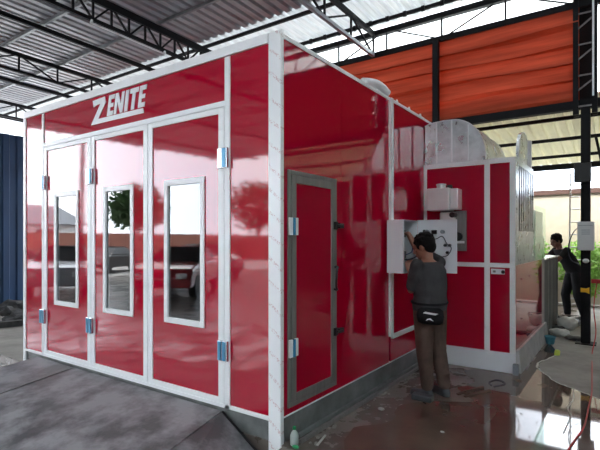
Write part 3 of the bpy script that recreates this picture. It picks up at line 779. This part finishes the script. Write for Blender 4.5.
def person(name, loc, rotz, J, label, mats, s=1.0, sleeve=.62):
    root = thing(name, loc, label, 'person')
    TM = Matrix.Translation(loc) @ Matrix.Rotation(rotz, 4, 'Z')
    V = {k: Vector(v) for k, v in J.items() if k not in ('headrot', 'hands', 'hs')}
    hr = Matrix.Rotation(J['headrot'][1], 3, 'Z') @ Matrix.Rotation(J['headrot'][0], 3, 'X')
    pel, che, nk, hd = V['pelvis'], V['chest'], V['neck'], V['head']
    def spine(rs, grow=0):
        out = []
        for t, rx, ry in rs:
            p = pel.lerp(che, t * 2) if t < .5 else che.lerp(nk, t * 2 - 1)
            out.append((p.x, p.y, p.z, rx * s + grow, ry * s + grow))
        return out
    torso = [(-.14, .085, .075), (-.06, .155, .105), (.1, .158, .108), (.25, .140, .098), (.42, .148, .105), (.6, .168, .115), (.78, .178, .105), (.88, .160, .085), (.95, .10, .062), (1.0, .055, .052)]
    b = bmn(); loft(b, spine(torso))
    capsule(b, nk - Vector((0, 0, .03)), .054 * s, hd + hr @ Vector((0, -.02, -.05)) * s, .050 * s)
    hs_ = s * J.get('hs', 1); head(b, hd, hr, hs_)
    for sd in 'LR':
        capsule(b, V['sh' + sd], .052 * s, V['el' + sd], .038 * s); capsule(b, V['el' + sd], .038 * s, V['wr' + sd], .026 * s)
        d, pn, ts, cu = J['hands'][sd]; hand(b, V['wr' + sd], d, pn, ts, s, cu)
        capsule(b, V['hip' + sd], .082 * s, V['kn' + sd], .054 * s); capsule(b, V['kn' + sd], .054 * s, V['an' + sd], .036 * s)
        f = V['an' + sd]; t = V['toe' + sd]
        capsule(b, (f.x, f.y - .02, .045), .036, (t.x, t.y, .032), .028)
    s_ = s; body = remeshed('body', b, mats['skin'], root, TM, .0075, 2)
    # eyes
    b = bmn()
    for sx in (-1, 1): ell(b, hd + hr @ (Vector((sx * .030, .082, .005)) * hs_), (.011 * s, .006 * s, .005 * s), hr, 8, 6)
    for v in b.verts: v.co = TM @ v.co
    obj('eyes', b, 'black', root, smooth=True)
    b = bmn(); head(b, hd, hr, hs_, 'hair'); remeshed('hair', b, 'hair', root, TM, .007, 2)
    # shirt
    b = bmn(); sp = spine(torso, .014)[1:-1]
    sp[0] = (*sp[0][:3], sp[0][3] + .010, sp[0][4] + .012); sp[1] = (*sp[1][:3], sp[1][3] + .014, sp[1][4] + .016); sp[2] = (*sp[2][:3], sp[2][3] + .020, sp[2][4] + .016); sp[3] = (*sp[3][:3], sp[3][3] + .016, sp[3][4] + .014)
    loft(b, sp)
    for sd in 'LR':
        e = V['sh' + sd].lerp(V['el' + sd], sleeve + .22); capsule(b, V['sh' + sd] + Vector((0, 0, .004)), .066 * s, e, .058 * s)
    for k in range(7):    # folds
        a = random.uniform(0, 2 * PI); t = random.uniform(.05, .6); p = pel.lerp(che, t * 2) if t < .5 else che.lerp(nk, t * 2 - 1)
        q = Vector((math.cos(a) * .165 * s, math.sin(a) * .115 * s, 0))
        a2 = a + .9; q2 = Vector((math.cos(a2) * .165 * s, math.sin(a2) * .115 * s, .07))
        capsule(b, p + q, .016, p + q2, .010, 8)
    remeshed('shirt', b, mats['shirt'], root, TM, .010, 3)
    # trousers
    b = bmn(); loft(b, [(x, y, z, rx + .012, ry + .014) for x, y, z, rx, ry in spine([(-.16, .10, .085), (-.06, .152, .108), (.04, .152, .108), (.12, .146, .104)])])
    for sd in 'LR':
        h, k, a = V['hip' + sd], V['kn' + sd], V['an' + sd]
        capsule(b, h, .102 * s, k, .076 * s); capsule(b, k, .076 * s, k.lerp(a, .45) + Vector((0, -.012, 0)), .068 * s)
        capsule(b, k.lerp(a, .45) + Vector((0, -.012, 0)), .068 * s, a + Vector((0, -.01, .04)), .056 * s)
        for q in range(3):
            z = a + Vector((0, -.005, .04 + .055 * q)); ell(b, z, (.065, .068, .018), None, 12, 8)
        for q in range(2):
            z = k + Vector((0, -.01, -.05 + .06 * q)); ell(b, z, (.084, .082, .020), None, 12, 8)
    remeshed('trousers', b, mats['trouser'], root, TM, .010, 3)
    # shoes
    for sd in 'LR':
        f = V['an' + sd]; t = V['toe' + sd]; b = bmn()
        capsule(b, (f.x, f.y - .035, .048), .043, (t.x, t.y + .005, .036), .034)
        capsule(b, (f.x, f.y - .035, .018), .040, (t.x, t.y + .008, .018), .036)
        capsule(b, (f.x, f.y - .01, .06), .042, (f.x, f.y - .005, .10), .046)
        for v in b.verts: v.co.z = max(v.co.z, .004)
        remeshed('shoe', b, mats['shoe'], root, TM, .008, 2)
    return root, TM, V

# technician at the control box, facing -X
P1, R1 = Vector((.595, 1.78, 0)), math.radians(68)
def LP(x, y, z): return tuple(Matrix.Rotation(-R1, 3, 'Z') @ (Vector((x, y, z)) - P1))
def LD(x, y, z): return tuple(Matrix.Rotation(-R1, 3, 'Z') @ Vector((x, y, z)))
J1 = dict(pelvis=(0, .055, .90), chest=(0, .05, 1.14), neck=(.0, .085, 1.39), head=(.0, .135, 1.52),
          shL=(-.175, .065, 1.325), elL=LP(.40, 1.66, 1.085), wrL=LP(.335, 1.80, 1.265),
          shR=(.175, .09, 1.35), elR=LP(.33, 2.03, 1.47), wrR=LP(.19, 2.10, 1.66),
          hipL=(-.085, .055, .86), knL=(-.09, .05, .47), anL=(-.09, .02, .085), toeL=(-.13, .15, .03),
          hipR=(.085, .05, .86), knR=(.09, .03, .47), anR=(.09, -.04, .085), toeR=(.12, .09, .03),
          headrot=(-.28, .30), hs=1.06,
          hands=dict(L=(LD(-.35, .5, .75), LD(-.2, .7, -.5), LD(0, 0, 1), .5), R=(LD(-.85, .2, .15), (0, 0, -1), LD(0, -1, 0), .5)))
p1, TM1, V1 = person('person', tuple(P1), R1, J1, 'person in charcoal t-shirt and brown trousers reaching into the control box', dict(skin='skin', shirt='shirt', trouser='trouser', shoe='shoe'), 1.10)
# waist pouch, worn on the back of the left hip
PM = TM1 @ Matrix.Rotation(math.radians(-60), 4, 'Z')
wp = thing('waist_pouch', PM @ Vector((0, -.17, .84)), 'black waist pouch worn at the back by the person at the control box', 'waist bag')
b = bmn(); loft(b, [(0, -.185, .765, .085, .022), (0, -.195, .785, .122, .040), (0, -.200, .85, .134, .048), (0, -.195, .905, .122, .036), (0, -.19, .925, .09, .018)])
for v in b.verts: v.co = PM @ v.co
obj('bag', b, 'blackcloth', wp, smooth=True)
b = bmn(); tube(b, [TM1 @ Vector((.208 * math.cos(a), .058 + .150 * math.sin(a), .955 + .01 * math.sin(a))) for a in [2 * PI * k / 28 for k in range(29)]], .012, 6, False); obj('belt', b, 'blackcloth', wp)
for pts in ([(-.06, .878), (.06, .865), (.085, .878), (-.04, .892)], [(-.03, .805), (0, .820), (.04, .806), (.012, .833), (-.02, .824)]):
    b = bmn(); poly(b, [(x, -.252, z) for x, z in pts], (0, .02, 0))
    for v in b.verts: v.co = PM @ v.co
    obj('logo_print', b, 'logo', wp)
# grey block at the feet
b = bmn(); box(b, .44, .64, 1.55, 1.645, .004, .06)
tag(obj('grey_block', b, 'shoe', bevel=.008), 'flat dark grey block on the floor against the feet of the person in brown trousers', 'block')

# second person leaning on the low housing
r2 = math.radians(128)
J2 = dict(pelvis=(0, -.10, .97), chest=(0, .04, 1.20), neck=(0, .20, 1.42), head=(0, .275, 1.565),
          shL=(-.175, .17, 1.37), elL=(-.20, .36, 1.20), wrL=(-.08, .58, 1.31),
          shR=(.175, .17, 1.37), elR=(.20, .36, 1.20), wrR=(.08, .58, 1.31),
          hipL=(-.09, -.10, .92), knL=(-.10, -.10, .50), anL=(-.11, -.20, .085), toeL=(-.13, -.05, .03),
          hipR=(.09, -.10, .92), knR=(.10, .02, .50), anR=(.11, -.02, .085), toeR=(.13, .13, .03),
          headrot=(-.35, 0),
          hands=dict(L=((.3, .9, .2), (.3, 0, -1), (1, 0, 0), .5), R=((-.3, .9, .2), (-.3, 0, -1), (-1, 0, 0), .5)))
person('person', (1.27, 7.72, 0), r2, J2, 'person in black clothes leaning on the grey housing near the column', dict(skin='skin2', shirt='blackcloth', trouser='blackcloth', shoe='blackcloth'), 1.12, .35)

# ================================================================== SMALL THINGS
bt = thing('bottle', (.085, .06, 0), 'small cloudy plastic bottle with green cap at the foot of the corner post', 'bottle')
b = bmn(); lathe(b, [(.030, .002), (.034, .01), (.034, .075), (.026, .10), (.012, .115), (.012, .125)], (.085, .06, 0), 16); obj('bottle_body', b, 'bottle', bt, smooth=True)
b = bmn(); lathe(b, [(.014, .122), (.014, .145), (.010, .148)], (.085, .06, 0), 12); obj('cap', b, 'greentint', bt)
tag(obj('green_rag', ell(bmn(), (.125, .02, .012), (.03, .02, .012)), 'greentint'), 'scrap of green plastic beside the small bottle', 'scrap')
tag(obj('pale_stick', bar(bmn(), (.20, .33, .012), (.245, .14, .012), .014, .010), 'froth'), 'short pale stick on the floor near the corner post', 'stick')
def pebble(x, y, r, name, m, label, cat):
    b = bmn(); ell(b, (x, y, r * .4), (r, r * .8, r * .4), seg=10, rings=6)
    for v in b.verts: v.co += Vector((random.uniform(-1, 1), random.uniform(-1, 1), 0)) * r * .12
    for v in b.verts: v.co.z = max(.004, v.co.z)
    tag(obj(name, b, m), label, cat)
pebble(.32, 1.12, .035, 'debris', 'froth', 'white crumb of debris near the floor rails', 'debris')
pebble(.95, .95, .018, 'debris', 'froth', 'tiny pale scrap floating in the middle of the puddle', 'debris')
for x0, y0, x1, y1, lab in ((.78, 1.95, .93, 2.35, 'wooden strip on the wet floor right of the technician feet, left one'), (.86, 1.92, 1.02, 2.28, 'wooden strip on the wet floor right of the technician feet, right one')):
    tag(obj('wood_strip', bar(bmn(), (x0, y0, .012), (x1, y1, .012), .03, .014), 'rust'), lab, 'wood strip', 'wood strips on the wet floor')
tag(obj('wire_loop', tube(bmn(), smooth_path([(1.02, 2.45, .008), (1.10, 2.62, .008), (1.0, 2.72, .008), (.94, 2.58, .008), (.99, 2.48, .008)], 5), .006, 6), 'wire'), 'small dark wire loop on the wet floor in front of the cabinet', 'wire')
tag(obj('corner_bracket', (lambda b: (box(b, 1.10, 1.16, 3.02, 3.08, .004, .13), b)[-1])(bmn()), 'boxgrey', bevel=.004), 'small dark bracket on the floor at the cabinet corner', 'bracket')
# rubbish between cabinet and column
def sack(x, y, r, h, m, label, name='plastic_sack', cat='sack'):
    b = bmn(); bmesh.ops.create_icosphere(b, subdivisions=3, radius=1)
    for v in b.verts:
        n = noise.noise(v.co * 2 + Vector((x, y, 0))) * .3
        v.co = Vector((x + v.co.x * r * (1 + n), y + v.co.y * r * .8 * (1 + n), max(.004, h * .5 + v.co.z * h * .5 * (1 + n))))
    tag(obj(name, b, m, smooth=True), label, cat)
sack(1.29, 5.85, .15, .13, 'bagwhite', 'white plastic sack lying on the floor beside the cabinet base')
sack(1.34, 6.55, .16, .24, 'bagwhite', 'pale crumpled sack against the grey housing behind the white sack')
sack(1.24, 6.2, .10, .12, 'rubbish', 'dark crumpled sack squeezed against the base of the grey housing')
sack(1.52, 5.62, .13, .07, 'rubbish', 'dark crumpled cloth on the dry floor right of the white sack', 'crumpled_cloth', 'cloth')
b = bmn(); lathe(b, [(.055, .004), (.075, .11), (.08, .115), (.07, .115), (.05, .015)], (1.24, 5.12, 0), 18)
bk = thing('bucket', (1.24, 5.12, 0), 'small teal plastic pot on the floor beside the cabinet base', 'bucket'); obj('bucket_body', b, 'teal', bk)
obj('rim', tube(bmn(), [(1.24 + .079 * math.cos(a * PI / 10), 5.12 + .079 * math.sin(a * PI / 10), .117) for a in range(21)], .006, 6, False), 'teal', bk)
b = bmn(); lathe(b, [(.03, .006), (.035, .06), (.02, .075)], (1.415, 4.40, 0), 12); box(b, 1.38, 1.43, 4.36, 4.39, .006, .05)
tag(obj('lime_scrap', b, 'lime'), 'small lime yellow plastic piece at the puddle edge', 'plastic piece')
# wire basket near the second person's feet
bs = thing('wire_basket', (1.42, 7.02, 0), 'grey wire basket on the floor at the feet of the person in black', 'basket')
b = bmn()
for z, r in ((.02, .17), (.10, .19), (.18, .21)): tube(b, [(1.38 + r * math.cos(a * PI / 10), 6.95 + r * .8 * math.sin(a * PI / 10), z) for a in range(21)], .008, 6, False)
for a in range(14):
    c, s_ = math.cos(a * 2 * PI / 14), math.sin(a * 2 * PI / 14)
    tube(b, [(1.38 + .17 * c, 6.95 + .136 * s_, .02), (1.38 + .21 * c, 6.95 + .168 * s_, .18)], .005, 5)
obj('mesh', b, 'silver', bs)
obj('contents', ell(bmn(), (1.38, 6.95, .09), (.15, .12, .07)), 'boxgrey', bs, smooth=True)

# left rubble pile by navy wall
for i, (x, y, r, h) in enumerate(((-8.55, 1.75, .36, .26), (-8.1, 2.75, .42, .22), (-7.6, 1.5, .32, .16), (-8.6, .75, .34, .30))):
    b = bmn(); bmesh.ops.create_icosphere(b, subdivisions=3, radius=1)
    for v in b.verts:
        n = noise.noise(v.co * 2.5 + Vector((i * 5, 0, 0))) * .5
        v.co = Vector((x + v.co.x * r * (1 + n), y + v.co.y * r * (1 + n), max(.002, v.co.z * h * (1 + n))))
    tag(obj('rubble_heap', b, 'rubbish'), ['low dark heap at the foot of the navy wall', 'dark heap against the navy wall partly behind the booth', 'small dark heap in front of the others by the navy wall', 'dark heap at the left edge below the navy wall'][i], 'heap', 'dark heaps below the navy wall')
tag(obj('timber_beam', bar(bmn(), (-7.2, .3, .06), (-6.6, 2.2, .06), .14, .10), 'rubbish'), 'dark beam lying on the floor in front of the dark heaps', 'beam')

# ================================================================== BEHIND THE SHED
wb = struct('wall_back', bx(-8, 12, 10.45, 10.6, 0, 2.72), 'beige', label='cream boundary wall behind the shed', cat='wall')
obj('coping', bx(-8, 12, 10.40, 10.65, 2.72, 2.84), 'rust', wb)
ld = thing('ladder', (1.27, 9.0, 0), 'pale aluminium ladder standing upright behind the black column', 'ladder')
for x in (1.14, 1.44):
    obj('stile', bar(bmn(), (x, 9.0, .002), (x, 9.42, 3.12), .03, .05), 'aluladder', ld)
for i in range(10):
    t = (i + 1) / 11; obj('rung', tube(bmn(), [(1.14, 9.0 + .42 * t, 3.12 * t), (1.44, 9.0 + .42 * t, 3.12 * t)], .013, 8), 'aluladder', ld)

def foliage(c, r, n, size):
    b = bmn()
    for i in range(n):
        d = Vector((random.gauss(0, 1), random.gauss(0, 1), random.gauss(0, 1))).normalized() * random.uniform(.45, 1)
        p = Vector(c) + Vector((d.x * r[0], d.y * r[1], d.z * r[2]))
        a = Vector((random.uniform(-1, 1), random.uniform(-1, 1), random.uniform(-1, .6))).normalized()
        s = a.orthogonal().normalized(); L = size * random.uniform(.7, 1.3)
        q = [p, p + a * L * .5 + s * L * .28, p + a * L, p + a * L * .5 - s * L * .28]
        b.faces.new([b.verts.new(v) for v in q])
    return b
def bush(name, c, r, n, size, m, label, cat, grp, trunk=.06, base=0):
    t = thing(name, (c[0], c[1], base), label, cat, grp)
    obj('foliage', foliage(c, r, n, size), m, t, recalc=False)
    b = bmn(); tube(b, [(c[0], c[1], base), (c[0] + .05, c[1], (base + c[2]) / 2), (c[0], c[1], c[2] + r[2] * .4)], [trunk, trunk * .8, trunk * .3], 8)
    for k in range(5):
        a = k * 2 * PI / 5; tube(b, [(c[0], c[1], c[2] - r[2] * .3), (c[0] + r[0] * .6 * math.cos(a), c[1] + r[1] * .6 * math.sin(a), c[2] + r[2] * .3)], [trunk * .5, trunk * .15], 6)
    obj('trunk', b, 'bark', t)
for i, (x, y, z, r) in enumerate(((.20, 9.98, .95, 1.0), (1.36, 9.98, .92, .95), (-.85, 9.98, .95, .95))):
    bush('shrub', (x, y, z), (.54, .38, r * .74), 2400, .10, 'leaf', ['bright green shrub behind the leaning person', 'bright green shrub behind the black column', 'bright green shrub hidden left of the heater cabinet', 'bright green shrub far right by the cream wall'][i], 'shrub', 'shrubs along the cream wall', .03, .002)

# surroundings in front of the shed (seen as reflections in the red panels and glass)
for i, (x, y, z, r) in enumerate(((-31, -21, 4.2, 2.4), (-29, -34, 5.0, 3.4), (-38, 2, 4.2, 2.6), (-14, -38, 4.2, 3.0))):
    bush('tree', (x, y, z), (r, r, r * .8), 2200, .5, 'leafdark', ['large dark tree beyond the terracotta wall', 'dark tree at the corner of the yard', 'dark tree left of the pale house', 'dark tree in front of the shed'][i], 'tree', 'trees around the front yard', .22, -.3)
struct('wall_yard', (lambda b: (box(b, -28, -27.8, -30, 8, -.3, 2.0), box(b, -27.8, 10, -30.2, -30, -.3, 2.0), b)[-1])(bmn()), 'brick', label='terracotta boundary wall of the front yard', cat='wall')
hs = thing('house', (-37, -12, -.3), 'pale house with dark pitched roof beyond the front yard', 'house')
obj('walls', bx(-42, -33, -17, -7, -.3, 2.7), 'housewall', hs)
b = bmn(); poly(b, [(-42.6, -17.6, 2.7), (-32.4, -17.6, 2.7), (-37.5, -17.6, 4.4)], (0, 11.2, 0)); obj('roof', b, 'houseroof', hs)
for y in (-15, -12, -9.5): obj('window', bx(-33.0, -32.95, y, y + 1.2, 1.0, 2.3), 'black', hs)

def car(loc, rot, paint, label):
    t = thing('car', loc, label, 'car', 'cars parked in the front yard')
    T = Matrix.Translation(loc) @ Matrix.Rotation(rot, 4, 'Z')
    def add(name, bm, m, bev=0, sm=False):
        for v in bm.verts: v.co = T @ v.co
        return obj(name, bm, m, t, bev, sm)
    prof = [(-2.1, .35), (-2.15, .75), (-1.95, .95), (-1.1, 1.0), (1.0, 1.02), (1.9, .86), (2.15, .65), (2.15, .32)]
    add('car_body', poly(bmn(), [(x, -.85, z) for x, z in prof], (0, 1.7, 0)), paint, .08)
    cab_ = [(-1.35, 1.0), (-.95, 1.42), (.2, 1.45), (.95, 1.02)]
    b = bmn(); lo = []; 
    a = [b.verts.new((x, -.78 if z < 1.1 else -.62, z)) for x, z in cab_]; c = [b.verts.new((x, .78 if z < 1.1 else .62, z)) for x, z in cab_]
    b.faces.new(a); b.faces.new(c[::-1])
    for i in range(4): j = (i + 1) % 4; b.faces.new([a[j], a[i], c[i], c[j]])
    add('cabin', b, 'black', .04)
    add('roof_panel', poly(bmn(), [(-.93, -.61, 1.43), (.2, -.61, 1.46), (.2, .61, 1.46), (-.93, .61, 1.43)], (0, 0, .03)), paint)
    for x in (-1.35, 1.35):
        for y in (-.86, .66):
            b = bmn(); tube(b, [(x, y, .33), (x, y + .2, .33)], .33, 20); add('wheel', b, 'black')
    add('headlamp', (lambda b: (box(b, 2.1, 2.18, -.75, -.45, .6, .75), box(b, 2.1, 2.18, .45, .75, .6, .75), b)[-1])(bmn()), 'tube')
car((-13.0, -5.2, -.1), .6, 'carpaint', 'silver parked car left of the shed in the front yard')
car((-9.5, -7.2, -.1), 1.0, 'carred', 'red parked car in the front yard')
car((-19.5, -6.0, -.3), 1.3, 'boxwhite', 'white parked car near the terracotta wall')
car((-14.0, -12.5, -.1), .3, 'carpaint', 'silver parked car at the front edge of the shed')
car((-22.0, -12.5, -.3), 1.1, 'black', 'black parked car near the terracotta wall')

# ================================================================== LIGHT
w = bpy.data.worlds.new('overcast'); scene.world = w; w.use_nodes = True
nt = w.node_tree; bg = nt.nodes['Background']
tc = nt.nodes.new('ShaderNodeTexCoord'); ns = nt.nodes.new('ShaderNodeTexNoise'); ns.inputs['Scale'].default_value = 2.2; ns.inputs['Detail'].default_value = 5
cr = nt.nodes.new('ShaderNodeValToRGB'); cr.color_ramp.elements[0].position = .35; cr.color_ramp.elements[1].position = .65
cr.color_ramp.elements[0].color = (.72, .84, 1, 1); cr.color_ramp.elements[1].color = (1, 1, 1, 1)
nt.links.new(tc.outputs['Generated'], ns.inputs['Vector']); nt.links.new(ns.outputs[0], cr.inputs[0]); nt.links.new(cr.outputs[0], bg.inputs[0])
bg.inputs[1].default_value = 2.4
sun = bpy.data.lights.new('sun', 'SUN'); sun.energy = 1.2; sun.angle = math.radians(12); sun.color = (1, .97, .92)
so = bpy.data.objects.new('sun', sun); COL.objects.link(so); so.rotation_euler = Vector((-.35, -.45, .8)).to_track_quat('Z', 'Y').to_euler()

# ================================================================== CAMERA
cam = bpy.data.cameras.new('camera'); cam.sensor_width = 36; cam.lens = 465 / 600 * 36; cam.shift_y = 14 / 600
co = bpy.data.objects.new('camera', cam); COL.objects.link(co)
co.location = (2.196, -2.868, 1.6); co.rotation_euler = (PI / 2, 0, math.radians(35.1))
scene.camera = co
scene.view_settings.view_transform = 'Standard'; scene.view_settings.look = 'None'
scene.view_settings.exposure = 2.15; scene.view_settings.gamma = 1; scene.view_settings.use_curve_mapping = False
scene.cycles.use_denoising = True
scene.cycles.max_bounces = 10; scene.cycles.diffuse_bounces = 5; scene.cycles.caustics_reflective = False; scene.cycles.caustics_refractive = False
